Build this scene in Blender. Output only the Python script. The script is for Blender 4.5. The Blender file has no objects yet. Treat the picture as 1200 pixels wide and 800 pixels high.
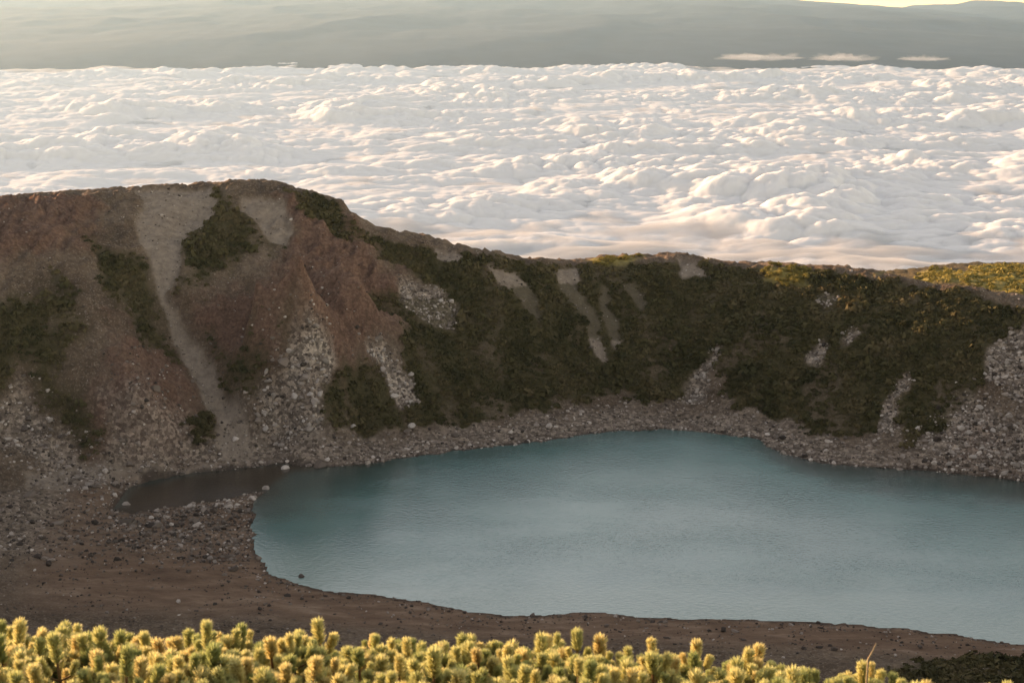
import bpy, math, random
import numpy as np
from mathutils import Vector

R = math.radians
scene = bpy.context.scene
COL = scene.collection
rng = np.random.default_rng(11)
random.seed(11)

# ------------------------------------------------------------------ camera
cam_data = bpy.data.cameras.new("camera")
cam_data.lens = 50.0
cam_data.sensor_width = 36.0
cam_data.clip_start = 0.1
cam_data.clip_end = 200000.0
cam_data.dof.use_dof = True
cam_data.dof.focus_distance = 290.0
cam_data.dof.aperture_fstop = 8.0
cam = bpy.data.objects.new("camera", cam_data)
COL.objects.link(cam)
cam.location = (0, 0, 100)
cam.rotation_euler = (math.pi / 2 - math.atan(420 / 1666.7), 0, 0)
scene.camera = cam

# ------------------------------------------------------------------ sky, sun, exposure
SUN_AZ, SUN_EL = R(-54), R(5.7)
world = bpy.data.worlds.new("World")
scene.world = world
world.use_nodes = True
wn, wl = world.node_tree.nodes, world.node_tree.links
sky = wn.new("ShaderNodeTexSky")
sky.sky_type = 'NISHITA'
sky.sun_disc = False
sky.sun_elevation = SUN_EL
sky.sun_rotation = SUN_AZ
sky.altitude = 2800
sky.air_density = 1.0
sky.dust_density = 0.8
sky.ozone_density = 1.0
wl.new(sky.outputs[0], wn["Background"].inputs[0])
wn["Background"].inputs[1].default_value = 0.15
sun_data = bpy.data.lights.new("sun", 'SUN')
sun_data.energy = 2.2
sun_data.angle = R(0.53)
sun_data.color = (1.0, 0.92, 0.82)
sun = bpy.data.objects.new("sun", sun_data)
COL.objects.link(sun)
to_sun = Vector((math.sin(SUN_AZ) * math.cos(SUN_EL), math.cos(SUN_AZ) * math.cos(SUN_EL), math.sin(SUN_EL)))
sun.rotation_euler = to_sun.to_track_quat('Z', 'Y').to_euler()
scene.view_settings.view_transform = 'Standard'
scene.view_settings.look = 'None'
scene.view_settings.exposure = 2.12
scene.view_settings.gamma = 1.0
scene.view_settings.use_curve_mapping = False
scene.view_settings.use_white_balance = True          # camera set for open shade
scene.view_settings.white_balance_temperature = 14500
scene.view_settings.white_balance_tint = 34
scene.cycles.max_bounces = 6
scene.cycles.diffuse_bounces = 3
scene.cycles.volume_bounces = 0
scene.cycles.use_denoising = True

# ------------------------------------------------------------------ survey of the place
# plan coordinates in metres: x east, y away from the viewpoint, lake level z = 0
SHORE = [(-78.1, 262.1), (-78.5, 268.3), (-78.3, 273.7), (-76.6, 277.3), (-71.4, 281.5), (-63.1, 284.7), (-54.6, 287.4), (-49.5, 289.6), (-45.6, 288.0), (-36.4, 288.0), (-29.3, 289.6), (-22.3, 293.6), (-11.3, 298.3), (0.0, 301.8), (9.6, 306.1), (17.5, 309.9), (25.5, 312.4), (35.5, 313.7), (45.0, 311.1), (52.3, 308.0), (56.0, 306.7), (56.5, 301.8), (59.8, 295.9), (66.1, 290.2), (74.6, 287.4), (83.2, 285.8), (91.6, 283.6), (98.1, 281.5), (106.0, 278.3), (115.0, 274.2), (126.8, 265.4), (131.1, 249.6), (122.3, 228.0), (101.1, 206.5), (89.0, 203.2), (79.9, 203.8), (73.9, 205.6), (67.8, 207.7), (61.5, 209.6), (54.9, 210.8), (48.3, 211.8), (41.5, 212.4), (34.6, 212.7), (27.7, 212.7), (22.2, 213.4), (16.7, 214.7), (11.2, 215.3), (5.6, 214.3), (0.0, 214.0), (-5.6, 215.3), (-14.2, 219.0), (-21.5, 221.7), (-26.0, 222.7), (-31.9, 224.1), (-36.6, 226.2), (-41.7, 230.6), (-45.1, 237.4), (-47.0, 243.4), (-49.0, 251.8), (-49.7, 258.4), (-51.1, 264.4), (-50.9, 269.2), (-49.3, 272.2), (-50.1, 273.7), (-56.4, 268.8), (-62.6, 265.4), (-68.8, 263.0), (-73.1, 260.2)]
SURVEY = [(-78.1, 262.1, 0.0), (-78.5, 268.3, 0.0), (-78.3, 273.7, 0.0), (-76.6, 277.3, 0.0), (-71.4, 281.5, 0.0), (-63.1, 284.7, 0.0), (-54.6, 287.4, 0.0), (-49.5, 289.6, 0.0), (-45.6, 288.0, 0.0), (-36.4, 288.0, 0.0), (-29.3, 289.6, 0.0), (-22.3, 293.6, 0.0), (-11.3, 298.3, 0.0), (0.0, 301.8, 0.0), (9.6, 306.1, 0.0), (17.5, 309.9, 0.0), (25.5, 312.4, 0.0), (35.5, 313.7, 0.0), (45.0, 311.1, 0.0), (52.3, 308.0, 0.0), (56.0, 306.7, 0.0), (56.5, 301.8, 0.0), (59.8, 295.9, 0.0), (66.1, 290.2, 0.0), (74.6, 287.4, 0.0), (83.2, 285.8, 0.0), (91.6, 283.6, 0.0), (98.1, 281.5, 0.0), (106.0, 278.3, 0.0), (115.0, 274.2, 0.0), (126.8, 265.4, 0.0), (131.1, 249.6, 0.0), (122.3, 228.0, 0.0), (101.1, 206.5, 0.0), (89.0, 203.2, 0.0), (79.9, 203.8, 0.0), (73.9, 205.6, 0.0), (67.8, 207.7, 0.0), (61.5, 209.6, 0.0), (54.9, 210.8, 0.0), (48.3, 211.8, 0.0), (41.5, 212.4, 0.0), (34.6, 212.7, 0.0), (27.7, 212.7, 0.0), (22.2, 213.4, 0.0), (16.7, 214.7, 0.0), (11.2, 215.3, 0.0), (5.6, 214.3, 0.0), (0.0, 214.0, 0.0), (-5.6, 215.3, 0.0), (-14.2, 219.0, 0.0), (-21.5, 221.7, 0.0), (-26.0, 222.7, 0.0), (-31.9, 224.1, 0.0), (-36.6, 226.2, 0.0), (-41.7, 230.6, 0.0), (-45.1, 237.4, 0.0), (-47.0, 243.4, 0.0), (-49.0, 251.8, 0.0), (-49.7, 258.4, 0.0), (-51.1, 264.4, 0.0), (-50.9, 269.2, 0.0), (-49.3, 272.2, 0.0), (-50.1, 273.7, 0.0), (-56.4, 268.8, 0.0), (-62.6, 265.4, 0.0), (-68.8, 263.0, 0.0), (-73.1, 260.2, 0.0), (0.0, 276.3, -6.0), (36.4, 286.4, -6.0), (-16.3, 253.1, -4.0), (66.3, 258.0, -6.0), (15.2, 234.9, -3.0), (-33.2, 259.3, -3.0), (97.9, 253.7, -6.0), (44.9, 231.2, -3.0), (-65.0, 276.5, -1.2), (-45.1, 284.6, -1.5), (28.7, 303.0, -4.0), (87.3, 273.7, -5.0), (117.7, 243.3, -5.0), (-171.7, 330.0, 47.7), (-173.2, 343.3, 44.7), (-178.2, 387.1, 20.7), (-147.0, 338.0, 48.5), (-148.5, 351.3, 45.5), (-153.4, 395.1, 21.5), (-124.9, 345.0, 48.7), (-126.4, 358.3, 45.7), (-131.4, 402.1, 21.7), (-109.8, 350.0, 49.0), (-111.5, 363.2, 46.0), (-117.0, 406.4, 22.0), (-100.3, 354.0, 49.3), (-101.7, 367.4, 46.3), (-106.2, 411.5, 22.3), (-86.0, 357.0, 49.5), (-87.0, 370.7, 46.5), (-90.3, 415.7, 22.5), (-71.5, 360.0, 50.0), (-72.7, 373.6, 47.0), (-76.5, 418.3, 23.0), (-65.4, 362.0, 49.9), (-66.9, 375.3, 46.9), (-71.9, 419.1, 22.9), (-59.2, 364.0, 49.4), (-59.2, 378.0, 46.4), (-59.2, 424.0, 22.4), (-48.0, 362.0, 47.3), (-46.8, 375.6, 38.3), (-42.8, 420.1, 20.3), (-43.5, 360.0, 45.6), (-40.7, 371.5, 36.6), (-31.5, 409.3, 18.6), (-40.8, 357.0, 43.2), (-37.9, 368.3, 34.2), (-28.5, 405.5, 16.2), (-39.4, 357.0, 41.7), (-39.4, 371.0, 32.7), (-39.4, 417.0, 14.7), (-36.8, 357.0, 40.4), (-36.8, 371.0, 31.4), (-36.8, 417.0, 13.4), (-30.3, 357.0, 38.6), (-30.0, 371.0, 35.6), (-29.0, 416.9, 11.6), (-21.7, 356.0, 36.0), (-21.4, 370.0, 33.0), (-20.4, 415.9, 9.0), (-13.0, 356.0, 34.0), (-13.3, 370.0, 31.0), (-14.2, 415.9, 7.0), (-4.4, 357.0, 32.3), (-5.7, 370.5, 29.3), (-9.9, 414.9, 5.3), (8.8, 362.0, 30.0), (6.7, 374.6, 27.0), (-0.4, 415.8, 3.0), (18.0, 368.0, 28.3), (15.3, 379.8, 25.3), (6.6, 418.4, 1.3), (27.4, 374.0, 28.1), (25.5, 386.9, 25.1), (19.1, 429.2, 1.1), (36.7, 376.0, 28.2), (36.7, 390.0, 25.2), (36.7, 436.0, 1.2), (45.6, 374.0, 28.8), (47.4, 387.0, 25.8), (53.3, 429.8, 1.8), (51.9, 370.0, 28.2), (54.5, 382.0, 25.2), (62.7, 421.4, 1.2), (62.3, 364.0, 27.8), (64.4, 376.6, 24.8), (71.4, 418.0, 0.8), (72.6, 360.0, 28.8), (74.8, 372.5, 25.8), (82.0, 413.6, 1.8), (82.2, 354.0, 30.0), (85.0, 365.4, 27.0), (94.4, 402.8, 3.0), (89.3, 348.0, 30.1), (92.5, 359.2, 27.1), (102.9, 396.0, 3.1), (96.3, 342.0, 28.9), (99.4, 353.2, 25.9), (109.6, 390.0, 1.9), (106.5, 334.0, 28.5), (109.4, 345.3, 25.5), (118.8, 382.6, 1.5), (119.8, 325.0, 27.6), (122.5, 336.8, 24.6), (131.2, 375.4, 0.6), (135.9, 315.0, 26.2), (139.5, 326.2, 23.2), (151.7, 363.0, -0.8), (146.0, 295.0, 25.7), (150.7, 306.2, 22.7), (165.9, 343.0, -1.3), (151.3, 270.0, 25.0), (156.2, 281.2, 22.0), (172.2, 318.0, -2.0), (142.2, 235.0, 22.5), (146.9, 246.2, 19.5), (162.5, 283.0, -4.5), (-34.3, 303.1, 2.6), (-23.0, 305.6, 2.6), (-11.7, 310.7, 2.8), (0.0, 314.7, 3.0), (12.0, 320.1, 3.0), (24.7, 329.4, 3.4), (32.5, 325.1, 3.2), (43.1, 328.7, 3.2), (50.0, 319.4, 2.8), (59.4, 316.0, 2.8), (68.9, 304.3, 2.6), (77.8, 301.8, 2.8), (85.1, 293.4, 2.8), (94.3, 293.8, 5.0), (103.3, 293.6, 7.0), (110.5, 293.5, 8.0), (117.2, 281.8, 7.0), (-50.5, 296.9, 3.0), (-60.3, 289.5, 1.6), (-72.0, 284.5, 1.4), (-79.3, 278.0, 1.6), (-82.8, 271.7, 2.0), (-87.9, 277.7, 3.2), (-94.5, 276.8, 5.0), (-104.8, 277.3, 8.5), (-115.6, 269.7, 11.0), (-83.3, 261.4, 1.5), (-91.8, 257.4, 3.0), (-101.1, 247.7, 5.0), (-77.2, 240.4, 1.2), (-61.9, 241.2, 0.9), (-56.0, 250.0, 0.7), (-86.0, 230.3, 2.2), (-93.3, 218.9, 4.0), (-71.6, 221.3, 1.4), (-57.5, 222.0, 1.1), (-47.5, 222.7, 0.8), (-81.6, 209.2, 2.4), (-61.5, 210.0, 2.0), (-41.1, 210.5, 1.8), (-108.1, 221.5, 9.0), (-116.6, 229.9, 18.0), (-57.9, 259.4, 0.5), (-65.3, 255.5, 0.6), (-27.1, 207.8, 1.6), (-13.3, 204.3, 1.8), (0.0, 203.4, 1.5), (13.3, 203.2, 1.6), (26.4, 201.7, 1.6), (39.2, 200.1, 1.7), (52.0, 198.6, 1.7), (64.2, 195.8, 1.7), (76.7, 194.8, 1.5), (-12.5, 191.2, 4.0), (24.3, 184.9, 4.5), (-37.9, 193.0, 4.5), (-62.8, 191.9, 5.0), (47.8, 181.4, 5.0), (66.7, 184.3, 3.5), (85.0, 184.3, 3.5), (-56.6, 308.0, 36.0), (-46.7, 306.7, 42.0), (-39.6, 325.2, 38.5), (-57.7, 309.7, 18.0), (-47.2, 317.4, 18.0), (-36.5, 327.4, 17.5), (-35.5, 322.4, 33.0), (-73.6, 285.7, 9.5), (-78.5, 285.6, 17.0), (-85.9, 294.6, 22.0), (-98.1, 293.7, 26.0), (-93.4, 304.1, 33.0), (-77.6, 313.5, 21.0), (-70.0, 307.9, 14.5), (-64.2, 301.3, 8.5), (-74.5, 320.0, 33.5), (-77.7, 346.5, 43.0), (-83.2, 325.2, 38.5), (-106.9, 287.0, 24.0), (-117.4, 288.4, 31.0), (0.0, 0.0, 98.3), (0.0, 4.0, 97.3), (-6.0, 6.0, 96.7), (0.0, 7.0, 96.2), (6.0, 6.0, 96.2), (0.0, 12.0, 92.6), (-40.0, 5.0, 97.0), (40.0, 5.0, 95.5), (-100.0, 20.0, 92.0), (100.0, 0.0, 92.0), (0.0, 60.0, 59.0), (-60.0, 60.0, 61.0), (60.0, 60.0, 57.0), (0.0, 110.0, 27.0), (-60.0, 115.0, 27.0), (60.0, 110.0, 25.0), (0.0, 150.0, 9.5), (-50.0, 155.0, 10.5), (60.0, 150.0, 9.0), (110.0, 150.0, 10.0), (-110.0, 160.0, 17.0), (-150.0, 200.0, 25.0), (-170.0, 260.0, 36.0), (150.0, 120.0, 25.0), (180.0, 170.0, 18.0), (200.0, 60.0, 60.0), (-140.0, 80.0, 62.0), (-180.0, 150.0, 50.0), (-200.0, 50.0, 85.0), (0.0, -40.0, 104.0), (-60.0, -40.0, 105.0), (60.0, -40.0, 100.0), (0.0, -150.0, 70.0), (-150.0, -150.0, 60.0), (150.0, -150.0, 60.0), (230.0, 160.0, 30.0), (240.0, 220.0, 34.0), (123.5, 470.0, 5.6), (146.6, 500.0, 0.5), (168.4, 520.0, -3.2), (187.9, 540.0, -5.1), (201.5, 550.0, -8.1), (239.6, 560.0, -12.2), (131.7, 430.0, 10.4), (147.4, 400.0, 12.1), (274.3, 560.0, -16.4), (60.0, 480.0, -15.0), (110.0, 480.0, -16.0), (60.0, 600.0, -60.0), (120.0, 600.0, -55.0), (165.0, 620.0, -30.0), (0.0, 480.0, -10.0), (0.0, 600.0, -60.0), (-100.0, 480.0, -10.0)]
SHRUB_AREAS = {
    'veg_band': [(-96.3, 322.9), (-88.8, 323.6), (-83.1, 322.3), (-78.8, 315.9), (-74.2, 310.6), (-69.8, 306.0), (-73.2, 305.5), (-79.1, 307.7), (-85.8, 309.5), (-92.9, 312.8)],
    'veg_left': [(-116.8, 286.0), (-108.4, 299.2), (-100.1, 308.8), (-92.8, 297.3), (-97.4, 290.4), (-91.4, 286.6), (-85.7, 280.2), (-90.0, 279.6), (-95.9, 283.4), (-101.8, 287.0), (-110.6, 281.2)],
    'veg_lobe': [(-76.0, 358.2), (-72.7, 356.8), (-68.3, 348.4), (-61.7, 345.1), (-55.6, 341.4), (-57.3, 336.1), (-64.1, 333.7), (-69.7, 325.6), (-73.7, 320.7), (-76.9, 324.5), (-78.3, 330.7), (-77.0, 339.0), (-73.1, 344.5)],
    'veg_rim': [(-57.3, 358.8), (-47.7, 359.2), (-43.6, 357.5), (-41.0, 352.7), (-34.2, 351.4), (-25.5, 349.2), (-27.4, 344.7), (-35.9, 347.0), (-42.0, 345.6), (-50.8, 349.8)],
    'veg_main': [(-34.0, 349.9), (-21.5, 354.0), (-13.0, 354.2), (8.8, 360.0), (22.4, 367.5), (51.6, 367.4), (72.1, 357.4), (89.0, 346.3), (96.0, 340.5), (106.2, 332.9), (113.9, 325.1), (117.8, 318.6), (114.9, 315.5), (108.4, 309.3), (103.3, 300.2), (97.2, 298.1), (89.8, 293.9), (85.9, 292.9), (86.0, 298.8), (83.0, 303.6), (83.1, 299.1), (76.1, 302.4), (69.0, 305.0), (59.5, 316.4), (52.4, 319.2), (51.1, 327.9), (49.8, 334.3), (47.5, 331.4), (42.0, 328.2), (32.6, 325.6), (27.8, 329.3), (20.4, 325.8), (10.0, 319.6), (0.0, 315.1), (-7.8, 311.7), (-15.5, 308.2), (-22.7, 306.0), (-25.1, 308.2), (-21.5, 311.9), (-24.0, 315.4), (-25.9, 322.5), (-24.5, 331.7), (-14.1, 336.5), (-15.7, 341.1), (-25.3, 344.2)],
    'veg_foot': [(-42.1, 300.3), (-39.0, 305.9), (-32.9, 311.1), (-27.5, 309.6), (-24.0, 306.2), (-30.5, 303.2), (-37.4, 297.2), (-42.4, 295.8)],
    'veg_bush': [(-70.3, 293.1), (-66.2, 297.4), (-64.4, 292.3), (-66.6, 289.1), (-69.8, 287.9)],
    'veg_cliff': [(-69.9, 314.1), (-56.4, 303.8), (-50.5, 301.7), (-56.2, 300.6), (-57.9, 298.4), (-64.5, 306.4)],
    'veg_nearright': [(52.9, 187.1), (63.4, 193.2), (73.0, 197.3), (84.3, 194.7), (82.2, 183.5), (55.1, 181.8)],
}
SCREE_AREAS = {
    'chute': [(-90.1, 336.3), (-90.5, 346.7), (-93.8, 353.6), (-84.9, 356.6), (-75.8, 359.4), (-72.2, 347.9), (-74.1, 344.5), (-77.2, 338.9), (-78.0, 330.2), (-77.4, 324.4), (-77.1, 320.5), (-78.8, 318.7), (-76.6, 316.6), (-72.2, 312.9), (-67.9, 309.7), (-62.9, 302.4), (-58.1, 295.5), (-54.5, 290.3), (-61.6, 288.6), (-65.0, 295.4), (-69.0, 302.8), (-73.6, 307.8), (-77.7, 314.4), (-80.7, 318.3), (-83.3, 323.2), (-86.9, 328.6)],
    'ledge': [(-68.4, 354.4), (-57.5, 352.8), (-53.6, 346.9), (-54.7, 338.9), (-58.2, 339.3), (-62.7, 345.0), (-66.8, 348.4)],
    'streak_a': [(-5.8, 351.6), (0.0, 352.7), (2.8, 351.1), (5.6, 348.6), (7.0, 345.1), (7.2, 341.1), (4.6, 343.3), (0.6, 346.7), (-3.6, 347.9)],
    'streak_a2': [(-19.4, 354.7), (-15.1, 354.6), (-12.3, 353.1), (-13.7, 350.7), (-18.2, 351.3)],
    'streak_b': [(11.0, 359.6), (18.3, 364.6), (17.0, 355.7), (19.4, 350.9), (21.8, 346.8), (22.0, 341.4), (24.0, 336.6), (21.0, 337.9), (19.0, 340.7), (19.4, 346.2), (16.1, 349.5), (13.4, 352.4)],
    'streak_c': [(23.0, 357.9), (24.8, 358.0), (24.5, 352.2), (26.4, 347.6), (26.9, 341.8), (25.3, 340.6), (24.9, 344.7), (22.8, 350.1)],
    'streak_d': [(28.6, 359.7), (31.9, 359.0), (34.3, 356.0), (32.9, 351.9), (31.7, 355.9)],
    'streak_e': [(44.0, 370.0), (49.4, 367.4), (51.9, 361.0), (47.1, 362.9), (43.9, 362.1)],
    'scree_e': [(40.5, 327.3), (44.6, 333.4), (49.6, 339.0), (51.5, 337.5), (48.0, 332.3), (45.5, 324.7)],
    'scree_center': [(-46.7, 301.6), (-40.8, 307.1), (-39.5, 305.8), (-41.8, 300.7), (-42.0, 295.8), (-47.2, 293.8), (-53.9, 295.9), (-56.2, 298.3), (-52.8, 300.6)],
    'scree_c2': [(-33.0, 312.9), (-29.5, 317.4), (-23.2, 315.9), (-21.4, 311.6), (-25.1, 308.8), (-29.1, 311.8)],
    'scree_red': [(-27.2, 341.4), (-16.8, 342.0), (-13.5, 338.4), (-14.4, 332.7), (-20.5, 332.9), (-25.8, 335.1)],
    'scree_right': [(105.7, 305.9), (108.6, 311.1), (113.7, 314.6), (120.8, 310.2), (115.6, 292.9), (110.0, 298.1), (107.6, 302.6)],
    'scree_right2': [(91.2, 296.0), (97.4, 298.8), (101.1, 302.7), (104.5, 298.2), (115.0, 290.9), (110.9, 277.6), (98.8, 283.7), (89.1, 287.6)],
    'scree_right3': [(81.0, 299.6), (83.9, 305.7), (87.3, 311.2), (90.6, 312.5), (90.4, 309.8), (86.7, 306.7), (84.7, 302.7), (84.5, 297.2)],
    'spot_a': [(74.7, 342.8), (78.4, 343.5), (79.4, 340.4), (76.3, 339.0)],
    'spot_b': [(78.9, 329.2), (81.4, 329.7), (82.2, 327.5), (80.0, 326.6)],
    'spot_c': [(70.0, 326.8), (73.4, 329.4), (75.4, 327.0), (72.1, 324.5)],
    'talus_left': [(-111.8, 279.4), (-102.7, 283.2), (-95.6, 281.7), (-86.2, 278.4), (-79.9, 273.4), (-85.3, 268.4), (-97.5, 275.3), (-110.5, 274.4)],
    'path': [(-87.9, 277.8), (-79.3, 278.3), (-63.4, 286.3), (-61.0, 285.0), (-71.4, 281.7), (-79.0, 276.7), (-85.3, 268.4), (-96.4, 266.3), (-98.0, 271.3)],
    'left_beach': [(-106.5, 253.8), (-92.1, 268.5), (-79.0, 263.9), (-61.9, 262.4), (-51.2, 266.4), (-47.5, 243.3), (-43.7, 233.6), (-60.6, 235.5), (-75.5, 234.6), (-97.5, 230.2)],
    'pale_patch': [(-81.5, 230.0), (-79.1, 234.0), (-75.4, 234.2), (-74.8, 231.2), (-77.9, 227.6)],
    'inlet_bed': [(-79.4, 259.1), (-78.6, 275.2), (-65.0, 285.2), (-49.6, 290.9), (-36.6, 289.7), (-36.3, 286.2), (-45.0, 283.5), (-49.5, 270.4), (-61.5, 260.7), (-72.3, 257.3)],
    'spit': [(-72.7, 259.0), (-62.3, 264.2), (-51.6, 270.2), (-46.9, 243.4), (-52.8, 234.2), (-66.6, 241.2), (-78.8, 251.4)],
}
RED_ROCK_AREAS = {
    'cliff': [(-57.5, 352.8), (-42.1, 357.0), (-36.1, 348.8), (-27.2, 342.5), (-25.0, 332.3), (-26.0, 324.1), (-32.9, 312.2), (-41.3, 301.4), (-56.2, 300.6), (-67.2, 309.1), (-71.4, 313.5), (-72.8, 318.9), (-59.8, 324.7), (-52.4, 336.9)],
    'buttress': [(-85.8, 301.7), (-77.4, 312.9), (-71.6, 306.8), (-66.7, 299.9), (-64.8, 289.0), (-79.5, 279.4), (-89.1, 279.4), (-86.0, 286.4)],
    'ridge_left': [(-130.6, 337.9), (-111.8, 342.8), (-101.4, 342.4), (-96.3, 322.9), (-103.8, 315.4), (-117.9, 300.8)],
    'right': [(87.4, 320.6), (99.0, 320.5), (98.6, 310.9), (88.1, 306.1), (84.2, 305.5)],
    'right2': [(96.0, 293.3), (106.7, 292.9), (103.9, 283.1), (92.2, 285.7)],
}
SUN_GOLD_AREAS = {  # spots the low sun catches, its light painted in as golden colour
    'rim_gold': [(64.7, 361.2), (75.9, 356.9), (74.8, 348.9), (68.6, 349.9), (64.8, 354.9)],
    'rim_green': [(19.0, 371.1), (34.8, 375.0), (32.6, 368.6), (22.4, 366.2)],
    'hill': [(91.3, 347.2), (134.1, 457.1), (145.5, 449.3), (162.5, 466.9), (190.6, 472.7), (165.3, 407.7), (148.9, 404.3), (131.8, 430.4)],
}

# ------------------------------------------------------------------ noise
def _hash(ix, iy, seed):
    h = (ix.astype(np.int64) * 374761393 + iy.astype(np.int64) * 668265263 + seed * 1442695041) & 0xFFFFFFFF
    h = ((h ^ (h >> 13)) * 1274126177) & 0xFFFFFFFF
    return ((h ^ (h >> 16)) & 0xFFFFFF) / float(0x1000000)

def perlin(x, y, seed=0):
    ix, iy = np.floor(x), np.floor(y)
    fx, fy = x - ix, y - iy
    u = fx * fx * fx * (fx * (fx * 6 - 15) + 10)
    v = fy * fy * fy * (fy * (fy * 6 - 15) + 10)
    def g(ox, oy):
        a = _hash(ix + ox, iy + oy, seed) * 2 * math.pi
        return np.cos(a) * (fx - ox) + np.sin(a) * (fy - oy)
    n0 = g(0, 0) * (1 - u) + g(1, 0) * u
    n1 = g(0, 1) * (1 - u) + g(1, 1) * u
    return (n0 * (1 - v) + n1 * v) * 1.5

def fbm(x, y, octaves=4, seed=0, gain=0.5):
    s, a = 0, 1.0
    for o in range(octaves):
        s = s + a * perlin(x + 17.3 * o, y - 9.1 * o, seed + o)
        x, y, a = x * 2.03, y * 2.03, a * gain
    return s

def ridged(x, y, octaves=4, seed=0, gain=0.5):
    s, a = 0, 1.0
    for o in range(octaves):
        s = s + a * (1 - 2 * np.abs(perlin(x + 5.7 * o, y + 3.3 * o, seed + o)))
        x, y, a = x * 2.07, y * 2.07, a * gain
    return s

def domes(x, y, seed=0):
    """rounded heaps: 1 at the heart of each heap, 0 at the creases between them"""
    ix, iy = np.floor(x), np.floor(y)
    best = np.full(x.shape, 9.0)
    for ox in (-1, 0, 1):
        for oy in (-1, 0, 1):
            cx, cy = ix + ox, iy + oy
            px = cx + 0.15 + 0.7 * _hash(cx, cy, seed)
            py = cy + 0.15 + 0.7 * _hash(cx, cy, seed + 77)
            best = np.minimum(best, (x - px) ** 2 + (y - py) ** 2)
    return np.clip(1 - best / 0.75, 0, 1)

def sstep(a, b, t):
    t = np.clip((t - a) / (b - a), 0, 1)
    return t * t * (3 - 2 * t)

def poly_dist(x, y, poly):
    """signed distance to a plan polygon, positive inside"""
    P = np.array(poly, float)
    d = np.full(x.shape, 1e9)
    inside = np.zeros(x.shape, bool)
    for i in range(len(P)):
        ax, ay = P[i]
        bx, by = P[(i + 1) % len(P)]
        ex, ey = bx - ax, by - ay
        t = np.clip(((x - ax) * ex + (y - ay) * ey) / (ex * ex + ey * ey + 1e-9), 0, 1)
        d = np.minimum(d, (x - ax - t * ex) ** 2 + (y - ay - t * ey) ** 2)
        if ey != 0:
            c = ((ay > y) != (by > y)) & (x < ex * (y - ay) / ey + ax)
            inside ^= c
    d = np.sqrt(d)
    return np.where(inside, d, -d)

# ------------------------------------------------------------------ terrain surface
S = [tuple(p) for p in SURVEY]
for k in range(36):                       # the mountain's outer flanks fall away on every side
    a = 2 * math.pi * k / 36
    for rad in (900, 1500, 2600, 4000):
        S.append((rad * math.sin(a), 150 + rad * math.cos(a), -0.33 * (rad - 350) + (0 if rad > 900 else 60)))
S = np.array(S)
n = len(S)
A = np.zeros((n + 3, n + 3))
A[:n, :n] = np.hypot(S[:, None, 0] - S[None, :, 0], S[:, None, 1] - S[None, :, 1]) - 0.6 * np.eye(n)
A[:n, n] = 1
A[:n, n + 1:] = S[:, :2]
A[n:, :n] = A[:n, n:].T
Wt = np.linalg.solve(A, np.concatenate([S[:, 2], [0, 0, 0]]))

def base_height(x, y):
    z = Wt[-3] + Wt[-2] * x + Wt[-1] * y
    for i in range(n):
        z = z + Wt[i] * np.hypot(x - S[i, 0], y - S[i, 1])
    return z

def spread(lo, hi, step, far, k):
    """fine steps between lo and hi, growing steps out to far"""
    core = np.arange(lo, hi + 1e-6, step)
    g = np.geomspace(step, far, k)
    return core, g

xs_core = np.arange(-150, 172, 0.65)
ys_core = np.arange(176, 398, 0.65)
gx = np.geomspace(2, 4300, 44)
gy = np.concatenate([ys_core, 398 + np.arange(1, 100) * 1.8])
XS = np.concatenate([(-150 - gx)[::-1], xs_core, xs_core[-1] + gx])
YS = np.concatenate([(-6 - np.geomspace(3, 4000, 30))[::-1], np.arange(-4, 14, 0.8), np.arange(15, 175, 3.2), gy, gy[-1] + np.geomspace(4, 3600, 34)])
X, Y = np.meshgrid(XS, YS)
Z0 = base_height(X, Y)

near = (X > -200) & (X < 260) & (Y > 160) & (Y < 620)
def areas(table, names, warp, soft, grow=0.0):
    """how far a point lies inside any of the mapped areas, with ragged edges"""
    out = np.zeros(X.shape)
    xx, yy = X[near], Y[near]
    wx = xx + warp * fbm(xx / 7, yy / 7, 4, 31)
    wy = yy + warp * fbm(xx / 7, yy / 7, 4, 47)
    acc = np.zeros(xx.shape)
    for k in names:
        d = poly_dist(wx, wy, table[k])
        acc = np.maximum(acc, sstep(-soft, soft, d + grow))
    out[near] = acc
    return out

shore_d = np.full(X.shape, -200.0)
shore_d[near] = poly_dist(X[near], Y[near], SHORE) + 0.9 * fbm(X[near] / 4.5, Y[near] / 4.5, 4, 15)   # positive in the lake
FINE = [k for k in SCREE_AREAS if k.startswith("streak") or k in ("chute", "ledge", "path", "pale_patch")]
LOOSE = ["spit", "left_beach", "talus_left", "scree_right2"]
sand = np.maximum(areas(SCREE_AREAS, FINE, 0.8, 0.5), areas(SCREE_AREAS, [k for k in FINE if k.startswith("streak")], 0.8, 0.4, 0.45))
scree = areas(SCREE_AREAS, [k for k in SCREE_AREAS if k not in FINE + LOOSE + ["inlet_bed"]], 1.6, 0.9, 0.2)
scree = np.maximum(scree, 0.4 * areas(SCREE_AREAS, ["spit", "left_beach"], 4.0, 4.0))
scree = np.maximum(scree, 0.75 * areas(SCREE_AREAS, ["talus_left", "scree_right2"], 3.0, 2.0))
scree *= 0.75 + 0.35 * sstep(-0.4, 0.4, fbm(X / 5, Y / 5, 3, 29))
bare = np.maximum(scree, sand)
LEFT = ("veg_band", "veg_left", "veg_lobe", "veg_cliff")
veg = np.maximum(areas(SHRUB_AREAS, [k for k in SHRUB_AREAS if k not in LEFT], 2.0, 1.0), areas(SHRUB_AREAS, LEFT, 3.5, 3.2, -0.3))
sun_gold = areas(SUN_GOLD_AREAS, SUN_GOLD_AREAS, 2.0, 2.0)
red = areas(RED_ROCK_AREAS, RED_ROCK_AREAS, 4.0, 4.0)
veg = veg * (1 - bare)
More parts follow.
